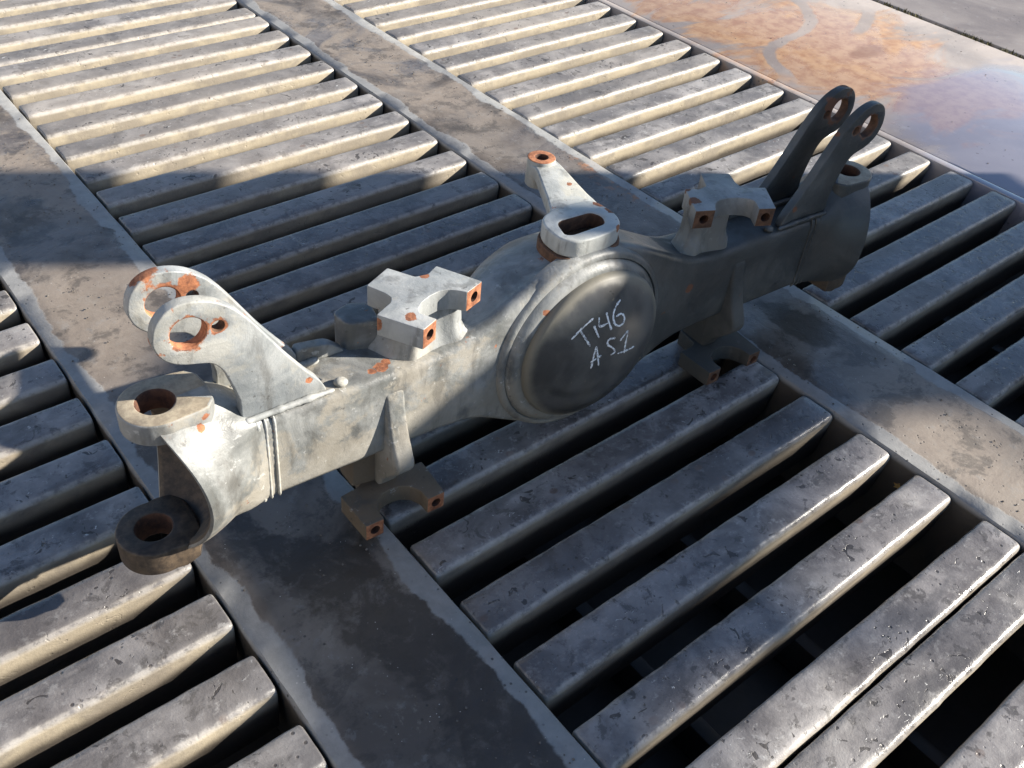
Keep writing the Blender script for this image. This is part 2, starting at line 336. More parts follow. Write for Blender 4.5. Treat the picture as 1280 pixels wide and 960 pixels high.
# ---------------------------------------------------------------- object helpers
def link(name, me, parent=None, mats=(), loc=None):
    o = bpy.data.objects.new(name, me); C.objects.link(o)
    for m in mats: me.materials.append(m)
    if parent: o.parent = parent
    if loc is not None: o.location = loc
    return o
def from_bm(name, bm, mats, parent=None, loc=None, angle=35):
    me = bpy.data.meshes.new(name); bmesh.ops.recalc_face_normals(bm, faces=bm.faces); bm.to_mesh(me); bm.free()
    smooth(me, angle)
    return link(name, me, parent, mats, loc)
def smooth(me, angle=35):
    for p in me.polygons: p.use_smooth = True
    me.set_sharp_from_angle(angle=math.radians(angle))
def tag(o, label=None, cat=None, kind=None, group=None):
    if label: o['label'] = label
    if cat: o['category'] = cat
    if kind: o['kind'] = kind
    if group: o['group'] = group
def box_bm(x0, x1, y0, y1, z0, z1, bev=0.0, seg=2):
    bm = bmesh.new(); bmesh.ops.create_cube(bm, size=1)
    for v in bm.verts:
        v.co = Vector(((x0 + x1) / 2 + v.co.x * (x1 - x0), (y0 + y1) / 2 + v.co.y * (y1 - y0), (z0 + z1) / 2 + v.co.z * (z1 - z0)))
    if bev: bmesh.ops.bevel(bm, geom=bm.edges[:], offset=bev, segments=seg, affect='EDGES', profile=0.5)
    return bm
def catmull(P, n=6, closed=True):
    out = []; N = len(P)
    for i in range(N if closed else N - 1):
        p0, p1, p2, p3 = (P[(i - 1) % N] if closed or i > 0 else P[0]), P[i], P[(i + 1) % N], (P[(i + 2) % N] if closed or i + 2 < N else P[-1])
        for j in range(n):
            t = j / n
            out.append(tuple(0.5 * (2 * b + (c - a) * t + (2 * a - 5 * b + 4 * c - d) * t * t + (3 * b - a - 3 * c + d) * t ** 3) for a, b, c, d in zip(p0, p1, p2, p3)))
    if not closed: out.append(tuple(P[-1]))
    return out
def circle(cx, cy, r, n=40, e=1.0):
    return [(cx + r * math.cos(2 * math.pi * i / n), cy + r * e * math.sin(2 * math.pi * i / n)) for i in range(n)]
def rround(P, r, n=4):
    """round polygon corners"""
    out = []; N = len(P)
    for i in range(N):
        a, b, c = Vector(P[i - 1]), Vector(P[i]), Vector(P[(i + 1) % N])
        u = (a - b); v = (c - b); rr = min(r, u.length * .45, v.length * .45)
        s = b + u.normalized() * rr; e = b + v.normalized() * rr
        for j in range(n + 1):
            t = j / n; q = s * (1 - t) ** 2 + b * 2 * t * (1 - t) + e * t * t
            out.append((q.x, q.y))
    return out
def extrude(loops, z0, z1, bev=0.002, plane='XY'):
    """filled 2D loops (first outer, rest holes) extruded; plane XY -> along z, XZ -> along y (z0..z1 = y range)"""
    cu = bpy.data.curves.new('c', 'CURVE'); cu.dimensions = '2D'; cu.fill_mode = 'BOTH'
    cu.extrude = abs(z1 - z0) / 2 - bev; cu.bevel_depth = bev; cu.bevel_resolution = 2; cu.offset = -bev
    for L in loops:
        s = cu.splines.new('POLY'); s.points.add(len(L) - 1)
        for p, q in zip(s.points, L): p.co = (q[0], q[1], 0, 1)
        s.use_cyclic_u = True
    o = bpy.data.objects.new('c', cu); C.objects.link(o)
    dg = bpy.context.evaluated_depsgraph_get()
    me = bpy.data.meshes.new_from_object(o.evaluated_get(dg)); bpy.data.objects.remove(o)
    me.materials.clear()
    zc = (z0 + z1) / 2
    bm = bmesh.new(); bm.from_mesh(me); bpy.data.meshes.remove(me)
    bmesh.ops.remove_doubles(bm, verts=bm.verts[:], dist=1e-5)
    for v in bm.verts:
        x, y, z = v.co
        v.co = (x, y, z + zc) if plane == 'XY' else (x, zc + z, y)
    bmesh.ops.recalc_face_normals(bm, faces=bm.faces)
    return bm
def add_bm(dst, src):
    me = bpy.data.meshes.new('t'); src.to_mesh(me); src.free(); dst.from_mesh(me); bpy.data.meshes.remove(me); return dst
def loft(secs, cap=True):
    bm = bmesh.new(); V = [[bm.verts.new(p) for p in s] for s in secs]; n = len(secs[0])
    for a, b in zip(V, V[1:]):
        for i in range(n): bm.faces.new((a[i], a[(i + 1) % n], b[(i + 1) % n], b[i]))
    if cap: bm.faces.new(V[0][::-1]); bm.faces.new(V[-1])
    return bm
def tube(P, r, n=8, jit=0.0, flat=1.0, bm=None, seed=0):
    bm = bm or bmesh.new(); P = [Vector(p) for p in P]; rings = []
    for i, p in enumerate(P):
        t = (P[min(i + 1, len(P) - 1)] - P[max(i - 1, 0)]).normalized()
        up = Vector((0, 0, 1)) if abs(t.z) < 0.9 else Vector((0, 1, 0))
        a = t.cross(up).normalized(); b = t.cross(a)
        rr = r * (1 + jit * noise.noise(Vector((i * 0.9, seed * 7.1, 0.3))) * 1.6)
        if i in (0, len(P) - 1): rr *= 0.5
        rings.append([bm.verts.new(p + a * math.cos(2 * math.pi * j / n) * rr + b * math.sin(2 * math.pi * j / n) * rr * flat) for j in range(n)])
    for A, B in zip(rings, rings[1:]):
        for j in range(n): bm.faces.new((A[j], A[(j + 1) % n], B[(j + 1) % n], B[j]))
    bm.faces.new(rings[0][::-1]); bm.faces.new(rings[-1])
    return bm
def resample(P, step):
    out = [Vector(P[0])]
    for a, b in zip(P, P[1:]):
        a, b = Vector(a), Vector(b); n = max(1, int((b - a).length / step))
        for j in range(1, n + 1): out.append(a.lerp(b, j / n))
    return out
def cylinder_bm(p0, p1, r, n=32):
    p0, p1 = Vector(p0), Vector(p1); t = (p1 - p0).normalized(); up = Vector((0, 0, 1)) if abs(t.z) < 0.9 else Vector((1, 0, 0))
    a = t.cross(up).normalized(); b = t.cross(a)
    return loft([[p + a * math.cos(2 * math.pi * j / n) * r + b * math.sin(2 * math.pi * j / n) * r for j in range(n)] for p in (p0, p1)])
def cut(bm, cutters, extra_mat=1):
    """boolean difference of a list of bmeshes; cut faces take material slot extra_mat"""
    me = bpy.data.meshes.new('t'); bmesh.ops.recalc_face_normals(bm, faces=bm.faces); bm.to_mesh(me); bm.free()
    me.materials.append(None); me.materials.append(None)
    o = bpy.data.objects.new('t', me); C.objects.link(o); tmp = [o]
    for c in cutters:
        cm = bpy.data.meshes.new('k'); bmesh.ops.recalc_face_normals(c, faces=c.faces); c.to_mesh(cm); c.free()
        co = bpy.data.objects.new('k', cm); C.objects.link(co); tmp.append(co)
        cm.materials.append(None); cm.materials.append(None)
        for p in cm.polygons: p.material_index = extra_mat
        md = o.modifiers.new('b', 'BOOLEAN'); md.operation = 'DIFFERENCE'; md.solver = 'EXACT'; md.object = co
        md.material_mode = 'INDEX'
    dg = bpy.context.evaluated_depsgraph_get(); dg.update()
    r = bpy.data.meshes.new_from_object(o.evaluated_get(dg))
    for t in tmp: bpy.data.objects.remove(t)
    out = bmesh.new(); out.from_mesh(r); bpy.data.meshes.remove(r)
    return out
def paint(bm, idx, fn):
    bm.normal_update()
    for f in bm.faces:
        if fn(f.calc_center_median(), f.normal): f.material_index = idx

# ---------------------------------------------------------------- setting: pit, beams, slats, slabs
Y0, Y1 = -1.30, 5.60
pit = from_bm('pit_floor', box_bm(-2.2, 3.3, Y0 - .2, Y1 + .2, -0.85, -0.40), [M_SLURRY]); tag(pit, kind='structure', label='dark wet slurry pit floor seen between the slats')
def beam(x0, x1, label):
    cx = (x0 + x1) / 2; hw = (x1 - x0) / 2
    ny = 160; prof = [(-hw + .02, -.30), (-hw, -.02), (-hw + .001, -.005), (-hw + .005, 0), (-hw + .06, 0.0005), (-hw * .3, -.0015), (hw * .3, -.0015), (hw - .06, 0.0005), (hw - .005, 0), (hw - .001, -.005), (hw, -.02), (hw - .02, -.30)]
    secs = []
    for j in range(ny + 1):
        y = Y0 + (Y1 - Y0) * j / ny; s = []
        for i, (x, z) in enumerate(prof):
            jx = 0.0022 * noise.noise(Vector((y * 14, i * 3.3, cx))) if i in (1, 2, 3, 8, 9, 10) else 0
            jz = 0.0016 * noise.noise(Vector((y * 9, i * 1.3 + 4, cx * 3)))
            s.append((x + jx, y, z + (jz if i not in (0, 11) else 0)))
        secs.append(s)
    o = from_bm('concrete_beam', loft(secs), [M_BEAM], None, (cx, 0, 0), 50)
    tag(o, kind='structure', label=label); return o
beam(0.345, 0.690, 'wet dark concrete beam running under the left end of the casting')
beam(1.737, 2.083, 'concrete beam with pale mud behind the casting, in the middle of the floor')
beam(-1.045, -0.70, 'concrete beam beyond the left edge of the picture')

def slat_mesh(L, seed):
    n = 44; prof = [(.016, -.135), (.006, -.06), (.0005, -.016), (.0015, -.009), (.005, -.0035), (.0105, -.0008), (.018, 0), (.034, .0003), (.055, .0), (.078, 0), (.087, -.001), (.0925, -.005), (.0945, -.013), (.089, -.06), (.079, -.135)]
    secs = []
    xs = [0, .0015, .005] + [0.005 + (L - .01) * j / n for j in range(1, n)] + [L - .005, L - .0015, L]
    for x in xs:
        e = min(x, L - x); k = 0.004 if e == 0 else (0.0015 if e < .002 else 0)
        s = []
        for i, (y, z) in enumerate(prof):
            chip = noise.noise(Vector((x * 23, seed * 5.7, i * .15))); ch2 = noise.noise(Vector((x * 70, seed * 2.7, i * .4)))
            jy = (0.0016 * chip + .0008 * ch2) if 1 < i < 13 else 0
            jz = (-0.0020 * max(0, chip - .1) - .0006 * abs(ch2)) if 2 < i < 12 else 0
            yy = y + jy; yy += k if i < 7 else -k
            s.append((x, yy, z + jz - (k if 2 <= i <= 12 else 0)))
        secs.append(s)
    bm = loft(secs); me = bpy.data.meshes.new('slat'); bmesh.ops.recalc_face_normals(bm, faces=bm.faces); bm.to_mesh(me); bm.free(); smooth(me, 60)
    me.materials.append(M_SLAT); return me
def panel(x0, x1, ys, label):
    bm = bmesh.new()
    for q in (0.34, 0.67):
        xc = x0 + (x1 - x0) * q; add_bm(bm, box_bm(xc - .02, xc + .015, Y0, Y1, -.39, -.29, .004))
    p = from_bm('slatted_floor', bm, [M_SLURRY]); tag(p, kind='structure', label=label)
    variants = [slat_mesh(x1 - x0, s + x0) for s in range(7)]
    for i, y in enumerate(ys):
        o = bpy.data.objects.new('slat', variants[(i * 3) % 7]); C.objects.link(o); o.parent = p
        o.location = (x0 + random.uniform(-.0015, .0015), y + random.uniform(-.0015, .0015), random.uniform(-.0015, .001))
        o.rotation_euler = (random.uniform(-.006, .006), 0, random.uniform(-.0026, .0026))
mid = [3.502 - .1625 * i for i in range(13)]
lowm = [1.37, 1.25, 1.0875, .925, .7625, .600, .4375, .277, .177, .012, -.16, -.3225, -.485, -.6475, -.81, -.9725, -1.135]
upm = [3.614 + .1625 * i for i in range(12)]
panel(0.6975, 1.7315, upm + mid + lowm, 'bar grating of concrete slats between the two beams, under the casting')
panel(2.0900, 3.0950, [2.976 - .1608 * i for i in range(17)] + [.262 - .1608 * i for i in range(10)] + [3.137 + .1608 * i for i in range(15)], 'bar grating of concrete slats between the middle beam and the stained slab')
panel(-.6950, 0.3390, [.887 + .1628 * i for i in range(28)] + [.724 - .1628 * i for i in range(12)], 'bar grating of concrete slats left of the casting')

def slab(name, x0, x1, y0, y1, label, bev=.006):
    o = from_bm(name, box_bm(x0, x1, y0, y1, -.85, 0, bev), [M_PAD]); tag(o, kind='structure', label=label); return o
slab('concrete_edging', 3.102, 3.137, Y0, Y1, 'narrow concrete edging between slats and slab', .003)
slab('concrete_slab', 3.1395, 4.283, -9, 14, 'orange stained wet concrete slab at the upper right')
slab('concrete_slab', 4.318, 30, -9, 14, 'dry concrete slab beyond the mossy joint')
slab('yard_ground', -30, -1.055, -9, 14, 'concrete yard left of the pit')
slab('yard_ground', -1.05, 3.09, Y1 + .01, 14, 'concrete yard beyond the pit')
slab('yard_ground', -1.05, 3.09, -9, Y0 - .01, 'concrete yard on the near side of the pit')
bm = bmesh.new()   # joint filling and moss tufts
add_bm(bm, box_bm(4.283, 4.318, -4, 10, -.6, -.02))
for i in range(2200):
    y = random.uniform(.9, 5.2); x = random.gauss(4.300, .011); s = random.uniform(.002, .009) * (1.5 if noise.noise(Vector((y * 5, 0, 0))) > 0 else .6)
    a = random.uniform(0, 6.28); z0 = -.019
    p = Vector((x, y, z0)); d = Vector((math.cos(a) * s, math.sin(a) * s, 0)); t = Vector((random.gauss(0, .006), random.gauss(0, .006), .014 + s * 1.2))
    v = [bm.verts.new(p - d * .6), bm.verts.new(p + d * .6), bm.verts.new(p + t)]; bm.faces.new(v)
moss = from_bm('joint_moss', bm, [M_MOSS]); tag(moss, 'dry brown moss and dirt filling the joint between the slabs', 'moss', kind='stuff')

# ---------------------------------------------------------------- the axle casting
RA = Matrix.Rotation(-0.05556772, 3, 'Z') @ Matrix(((math.cos(-.02390443), 0, -math.sin(-.02390443)), (0, 1, 0), (math.sin(-.02390443), 0, math.cos(-.02390443))))
T = Vector((1.18684959, 1.09100755, 0.25))
axle = bpy.data.objects.new('axle_housing', None); C.objects.link(axle)
base = T - RA @ Vector((0, 0, .25))
axle.matrix_world = Matrix.Translation(base) @ RA.to_4x4()
tag(axle, 'large grey cast steel axle housing marked T146 AS1, lying across the slatted floor', 'axle housing')
UP = (0, 0, .25)
def part(name, bm, mats, angle=35, parent=None):
    return from_bm(name, bm, mats, parent or axle, UP if parent is None else None, angle)

def ip(tab, x):
    x = abs(x)
    for (a, va), (b, vb) in zip(tab, tab[1:]):
        if x <= b:
            t = (x - a) / (b - a); t = t * t * (3 - 2 * t) if False else t
            return va + (vb - va) * t
    return tab[-1][1]
def smooth_ip(tab, x, w=.022):
    return sum(ip(tab, x + d) for d in (-w, -w / 2, 0, w / 2, w)) / 5
TOP = [(0, .207), (.08, .204), (.14, .180), (.2, .150), (.25, .122), (.30, .103), (.36, .095), (.8, .095)]
BOT = [(0, .215), (.06, .210), (.134, .178), (.2, .140), (.27, .103), (.34, .095), (.8, .095)]
BACK = [(0, .262), (.05, .258), (.10, .240), (.16, .205), (.22, .165), (.30, .132), (.36, .127), (.8, .127)]
SQ = [(0, 2.3), (.10, 2.4), (.2, 3.2), (.3, 6), (.38, 12), (.8, 14)]
secs = []
N = 120
for j in range(N + 1):
    a = -.72 + 1.44 * j / N
    ht, hb, bk, ex = smooth_ip(TOP, a), smooth_ip(BOT, a), smooth_ip(BACK, a), smooth_ip(SQ, a)
    rf = .014; cen = max(0, 1 - abs(a) / .33)
    s = []
    # front face bottom->top with rounded corners
    for z, y in ((-hb + rf, 0), (-hb * .5, -.0005), (0, -.0005), (ht * .5, -.0005), (ht - rf, 0), (ht - rf * .3, rf * .3), (ht, rf)): s.append((y, z))
    ym = .045 + .015 * (1 - cen)
    top_dip = .012 * cen
    s.append((.028, ht)); s.append((.034, ht - top_dip * .8)); 
    for q in range(13):
        t = math.pi / 2 * (1 - q / 12)
        s.append((ym + (bk - ym) * abs(math.cos(t)) ** (2 / ex), (ht - top_dip) * abs(math.sin(t)) ** (2 / ex)))
    for q in range(1, 13):
        t = math.pi / 2 * (q / 12)
        s.append((ym + (bk - ym) * abs(math.cos(t)) ** (2 / ex), -hb * abs(math.sin(t)) ** (2 / ex)))
    s.append((rf, -hb)); s.append((rf * .3, -hb + rf * .3))
    w_ = 0.0016
    secs.append([(a, y + w_ * noise.noise(Vector((a * 11, y * 9, z * 9))), z + w_ * noise.noise(Vector((a * 9 + 3, y * 9, z * 9)))) for (y, z) in s])
part('axle_beam', loft(secs), [M_CAST], 50)

# ring boss and cover on the front of the differential
def lathe(prof, cx, cz, n=96, ell=1.0):
    """profile of (radius, y); axis along y"""
    bm = bmesh.new(); R = []
    for r, y in prof:
        if r < 1e-6: R.append([bm.verts.new((cx, y, cz))])
        else: R.append([bm.verts.new((cx + r * math.cos(2 * math.pi * i / n), y, cz + r * ell * math.sin(2 * math.pi * i / n))) for i in range(n)])
    for A, B in zip(R, R[1:]):
        if len(B) == 1:
            for i in range(n): bm.faces.new((A[i], A[(i + 1) % n], B[0]))
        else:
            for i in range(n): bm.faces.new((A[i], A[(i + 1) % n], B[(i + 1) % n], B[i]))
    return bm
part('mounting_ring', lathe([(.216, .03), (.215, .002), (.211, -.006), (.204, -.010), (.1995, -.010), (.1975, -.006), (.1955, -.010), (.190, -.016), (.184, -.021), (.178, -.023), (.174, -.023), (.10, -.018)], -.012, .003, 120), [M_CAST], 50)
def dome(a, c):
    r = min(1, math.hypot(a + .005, c - .005) / .17)
    return -.038 - .05 * (1 - r ** 2.6)
prof = [(.1745, -.016), (.1745, -.028), (.1730, -.0335), (.1705, -.0370)]
for i in range(24):
    r = .1685 * math.cos(math.pi / 2 * i / 23) if i < 23 else 0
    prof.append((r, dome(-.005 + r, .005) + .0))
cover = part('differential_cover', lathe(prof, -.005, .005, 120), [M_COVER], 30)
CH = [[(-0.1001, -0.0664, 0.0832), (-0.0787, -0.0672, 0.1013), (-0.0514, -0.067, 0.1176)], [(-0.0823, -0.0668, 0.0998), (-0.0732, -0.0741, 0.0834), (-0.0606, -0.0812, 0.0611)], [(-0.0516, -0.0726, 0.1026), (-0.0466, -0.0772, 0.0895), (-0.0407, -0.0813, 0.075)], [(-0.0383, -0.0695, 0.1161), (-0.0384, -0.0756, 0.0987), (-0.018, -0.0767, 0.1002)], [(-0.0201, -0.0689, 0.1214), (-0.0167, -0.0754, 0.1045), (-0.0098, -0.0814, 0.0828)], [(0.0192, -0.0623, 0.1344), (0.0048, -0.0673, 0.1258), (-0.0038, -0.0732, 0.1113), (-0.0011, -0.0788, 0.0934), (0.0113, -0.0806, 0.0849), (0.0236, -0.0789, 0.0886), (0.0251, -0.0756, 0.0999), (0.0168, -0.0735, 0.1083), (0.003, -0.0746, 0.1072)], [(-0.0457, -0.0837, 0.0571), (-0.0502, -0.0856, 0.0326), (-0.0525, -0.0862, 0.0043)], [(-0.0457, -0.0837, 0.0571), (-0.04, -0.0865, 0.0319), (-0.033, -0.0875, 0.0055)], [(-0.0562, -0.0855, 0.0215), (-0.0309, -0.0871, 0.0303)], [(0.0014, -0.0851, 0.0612), (-0.0152, -0.0848, 0.063), (-0.0173, -0.0861, 0.052), (-0.0023, -0.0873, 0.0385), (0.0055, -0.0877, 0.0256), (-0.005, -0.0879, 0.0217)], [(0.016, -0.0861, 0.0489), (0.0371, -0.0826, 0.0636), (0.0338, -0.0858, 0.0377), (0.0349, -0.0868, 0.0107)], [(0.0145, -0.0877, 0.0177), (0.0401, -0.0863, 0.0149), (0.0652, -0.0829, 0.0138)]]
bm = bmesh.new()
for i, st in enumerate(CH):
    P = catmull(st, 6, False); P = [(p[0], dome(p[0], p[2]) - .0004, p[2]) for p in P]
    # keep the corner of the figure one and four crisp
    tube(P, .0022, 6, .5, 1.0, bm, i)
for v in bm.verts:   # flatten strokes onto the cover
    d = dome(v.co.x, v.co.z); v.co.y = d + (v.co.y - d) * .35 - .0003
part('chalk_lettering', bm, [M_CHALK], 60, cover)
cover.children[0].location = (0, 0, 0)

# weld beads
def weld(P, r, seed=0, flat=1):
    part('weld_bead', tube(resample(P, .006), r, 8, .28, flat, None, seed), [M_WELD], 70)
for s in (-1, 1):
    for k, (a0, rr) in enumerate(((.722, .0042), (.708, .003), (.692, .003))):
        weld([(s * a0, .004, .097), (s * a0, -.001, .085), (s * (a0 + .002), -.001, -.085), (s * a0, .004, -.096)], rr, k + s)
    weld([(s * .742, .006, .101), (s * .70, .006, .103), (s * .63, .006, .104), (s * .575, .008, .101)], .0062, 4)
    weld([(s * .745, .093, .100), (s * .65, .093, .101), (s * .56, .097, .100)], .0075, 5)
    weld([(s * .735, .008, .098), (s * .735, .03, .1), (s * .74, .11, .098)], .008, 6)
    bm = bmesh.new(); bmesh.ops.create_icosphere(bm, subdivisions=3, radius=.011)
    for v in bm.verts:
        n = noise.noise(v.co * 60); v.co = Vector((s * .556 + v.co.x * 1.2 * (1 + n * .3), .022 + v.co.y * (1 + n * .4), .10 + v.co.z * .75 * (1 + n * .4)))
    part('weld_lump', bm, [M_WELD], 80)

# steering ears
EAR = [(.862, .311), (.8605, .295), (.853, .277), (.838, .262), (.818, .252), (.797, .246), (.778, .238), (.763, .218), (.752, .185), (.742, .145), (.735, .095), (.66, .095), (.592, .095), (.596, .125), (.622, .160), (.655, .208), (.688, .262), (.712, .300), (.735, .329), (.762, .350), (.79, .361), (.815, .363), (.838, .355), (.855, .336)]
for s in (-1, 1):
    for b0, th, dx in ((.011, .021, 0), (.102, .021, .004)):
        L = [(s * (x + dx), z) for x, z in catmull(EAR, 4)]
        L = [(x, max(z, .090)) for x, z in L]
        bm = extrude([L, circle(s * (.808 + dx), .309, .0275), circle(s * (.762 + dx), .306, .0095, 20)], b0, b0 + th, .0028, 'XZ')
        paint(bm, 1, lambda c, n: (math.hypot(abs(c.x) - .808 - dx, c.z - .309) < .0285))
        paint(bm, 2, lambda c, n: (math.hypot(abs(c.x) - .762 - dx, c.z - .306) < .0105))
        part('steering_ear', bm, [M_EAR, ORANGE if s < 0 else BROWN, BROWN], 35)
    # small gusset behind each far ear
    G = rround([(s * .60, .095), (s * .50, .095), (s * .535, .125), (s * .60, .135)], .012)
    part('gusset', extrude([G], .100, .122, .003, 'XZ'), [M_CAST])

# steering yokes
for s in (-1, 1):
    n = 72; secs = []
    def shell(t, k, da=0.0):
        # t: 0 root .. 1 mouth; k: radial scale
        e = t * t * (3 - 2 * t); hb_ = .0625 + (.131 - .0625) * (0.45 * t + .55 * e); hc = .0955 + (.158 - .0955) * e
        ex = 2 + 10 * (1 - min(1, t * 1.7)) ** 2
        P = []
        for i in range(n):
            f = 2 * math.pi * i / n; cf, sf = math.cos(f), math.sin(f)
            y = hb_ * k * math.copysign(abs(cf) ** (2 / ex), cf)
            if sf > 0: tt = min(1, t / .74); hc_ = .0955 + (.1602 - .0955) * tt * tt * (3 - 2 * tt)
            else: hc_ = hc
            z = hc_ * k * math.copysign(abs(sf) ** (2 / ex), sf)
            q = abs(z) / .13
            rim = .837 + .034 * min(1.2, q) ** 2 - (.062 if z > 0 else .012) * max(0, 1 - (y / .045) ** 2) * (1 if q > .6 else 0) * min(1, (q - .6) / .3 if q > .6 else 0)
            a_ = .700 + (rim - .700) * t + da
            # the bell is pinched between the widest part and the lower eye
            y2 = y * (1 - .18 * max(0, -z / .158) ** 2 * t) + .002
            wob = .0014 * noise.noise(Vector((a_ * 14, y * 13, z * 13 + s)))
            P.append((s * a_, .0605 + y2 + wob, z + wob))
        return P
    for t in (0, .08, .16, .25, .35, .45, .55, .65, .75, .84, .91, .96, .985, 1.0): secs.append(shell(t, 1.0))
    secs.append(shell(1.0, .985, .0025)); secs.append(shell(1.0, .95, .003)); secs.append(shell(1.0, .905, .002))
    nin = len(secs) - 2
    for t, k in ((.985, .885), (.93, .87), (.84, .84), (.74, .80), (.64, .74), (.55, .64), (.49, .50), (.45, .32), (.43, .12)): secs.append(shell(t, k))
    bm = loft(secs)
    bm.faces.ensure_lookup_table()
    for i_, f in enumerate(bm.faces):
        if i_ >= nin * n: f.material_index = 1
    yoke = part('steering_yoke', bm, [M_CAST, CAVITY], 50)
    # king-pin eyes
    for nm, cx, z0, z1, ro, ri in (('kingpin_eye', .862, .118, .161, .060, .0300), ('kingpin_eye', .905, -.168, -.113, .064, .0310)):
        n = 56
        if z0 > 0: neck = [(.812, .060 + .056), (.794, .060 + .052), (.780, .060 + .036), (.775, .060), (.780, .060 - .036), (.794, .060 - .052), (.812, .060 - .056)]
        else: neck = [(.876, .060 + .066), (.850, .060 + .062), (.836, .060 + .040), (.832, .060), (.836, .060 - .040), (.850, .060 - .062), (.876, .060 - .066)]
        O = [(cx + ro * math.cos(math.radians(-100 + 200 * i / 36)), .060 + ro * math.sin(math.radians(-100 + 200 * i / 36))) for i in range(37)] + neck
        O = [(s * x, y) for x, y in O]
        I = [(s * (cx + ri * math.cos(2 * math.pi * i / n)), .060 + ri * math.sin(2 * math.pi * i / n)) for i in range(n)]
        bm = extrude([O, I], z0, z1, .004)
        for v in bm.verts:
            t = max(0, (cx - .045 - abs(v.co.x)) / .05)
            if z0 > 0: pass
            elif v.co.z > -.14: v.co.z -= .006 * t
            else: v.co.z += .03 * min(1, t)
        paint(bm, 0, lambda c, n: n.z > .8 or z0 < 0)
        paint(bm, 2, lambda c, n: z0 > 0 and (n.z <= .8 or abs(c.x) < .80))
        paint(bm, 1, lambda c, n: math.hypot(abs(c.x) - cx, c.y - .06) < ri + .0015)
        e = from_bm(nm, bm, [DULL if (z0 > 0) else CAVITY, HOLE, M_CAST], yoke, None, 40)
    # web joining the lower eye to the yoke
# mounting brackets
UO = [(.440, -.062), (.404, -.047), (.421, -.018), (.415, -.004), (.400, .008), (.378, .017), (.356, .021), (.338, .017), (.325, .007), (.314, -.006), (.271, .010), (.318, .092), (.345, .0765), (.370, .0800), (.400, .128), (.460, .097), (.443, .062), (.440, .045), (.448, .033), (.488, .013)]
LO = [(.553, -.062), (.514, -.062), (.513, -.035), (.502, -.014), (.485, -.003), (.464, .0), (.443, -.003), (.426, -.014), (.415, -.035), (.414, -.062), (.375, -.062), (.370, .034), (.410, .036), (.425, .045), (.430, .100), (.500, .100), (.505, .045), (.515, .038), (.558, .032)]
def bracket(name, O, s, z0, z1, d, holes, mats, soft):
    P = [(s * x, y) for x, y in O]
    bm = extrude([rround(P, .003, 2)], z0, z1, .0012)
    d = Vector((s * d[0], d[1], 0)).normalized(); zc = (z0 + z1) / 2
    cs = []
    for (hx, hy) in holes:
        p = Vector((s * hx, hy, zc)); cs.append(cylinder_bm(p + d * .02, p - d * .045, .0105, 24))
    bm.normal_update()
    bm = cut(bm, cs, 2)
    def end(c, n):
        return n.normalized().dot(d) > .9 and any((c - Vector((s * hx, hy, zc))).dot(d) > -.006 for hx, hy in holes) and min((c - Vector((s * hx, hy, zc))).length for hx, hy in holes) < .03
    for f in bm.faces:
        if f.material_index == 2: continue
        if end(f.calc_center_median(), f.normal): f.material_index = 1
    return part(name, bm, mats, 40)
for s in (-1, 1):
    R_ = ORANGE if s < 0 else BROWN
    bracket('upper_bracket', UO, s, .186, .229, (-.455, -.89), [(.422, -.0545), (.2925, .002)], [M_BRKT, R_, HOLE], 1)
    ped = [(.318, .02), (.292, .032), (.318, .086), (.35, .075), (.395, .115), (.445, .09), (.428, .045), (.40, .02), (.37, .028), (.345, .030)]
    bm = loft([[(s * (.37 + (x - .37) * k), .055 + (y - .055) * k2, z) for x, y in rround(ped, .008)] for z, k, k2 in ((.08, 1.35, 1.25), (.10, 1.28, 1.18), (.115, 1.12, 1.06), (.135, 1.0, 1.0), (.165, .97, .97), (.188, 1.0, 1.0))])
    part('bracket_pedestal', bm, [M_BRKT], 45)
    lug = [(s * .44, .08), (s * .50, .10), (s * .505, .145), (s * .465, .16), (s * .43, .14)]
    part('stop_lug', extrude([rround(lug, .012)], .08, .155, .004), [M_CAST])
    bracket('lower_bracket', LO, s, -.243, -.202, (0, -1), [(.5335, -.062), (.3945, -.062)], [M_BRKL, ORANGE if s < 0 else BROWN, HOLE], 1)
    blk = [(s * .435, .03), (s * .525, .045), (s * .525, .10), (s * .435, .10)]
    part('bracket_stem', extrude([rround(blk, .008)], -.204, -.088, .003), [M_BRKL])
    # rib: profile in (y,z) swept along x
    rp = catmull([(.012, .056), (-.001, .050), (-.006, .030), (-.014, -.01), (-.026, -.05), (-.042, -.085), (-.048, -.105), (-.040, -.124), (-.015, -.150), (.010, -.180), (.025, -.206), (.06, -.206), (.06, -.12), (.03, -.08), (.012, -.04)], 3)
    x0, x1 = (.436, .478)
    secs = [[(s * xx, y + dy * (1 if y < .02 else 0), z) for y, z in rp] for xx, dy in ((x0, .008), (x0 + .003, .002), (x0 + .008, .0), (x1 - .008, 0), (x1 - .003, .002), (x1, .008))]
    part('support_rib', loft(secs), [M_CAST], 50)

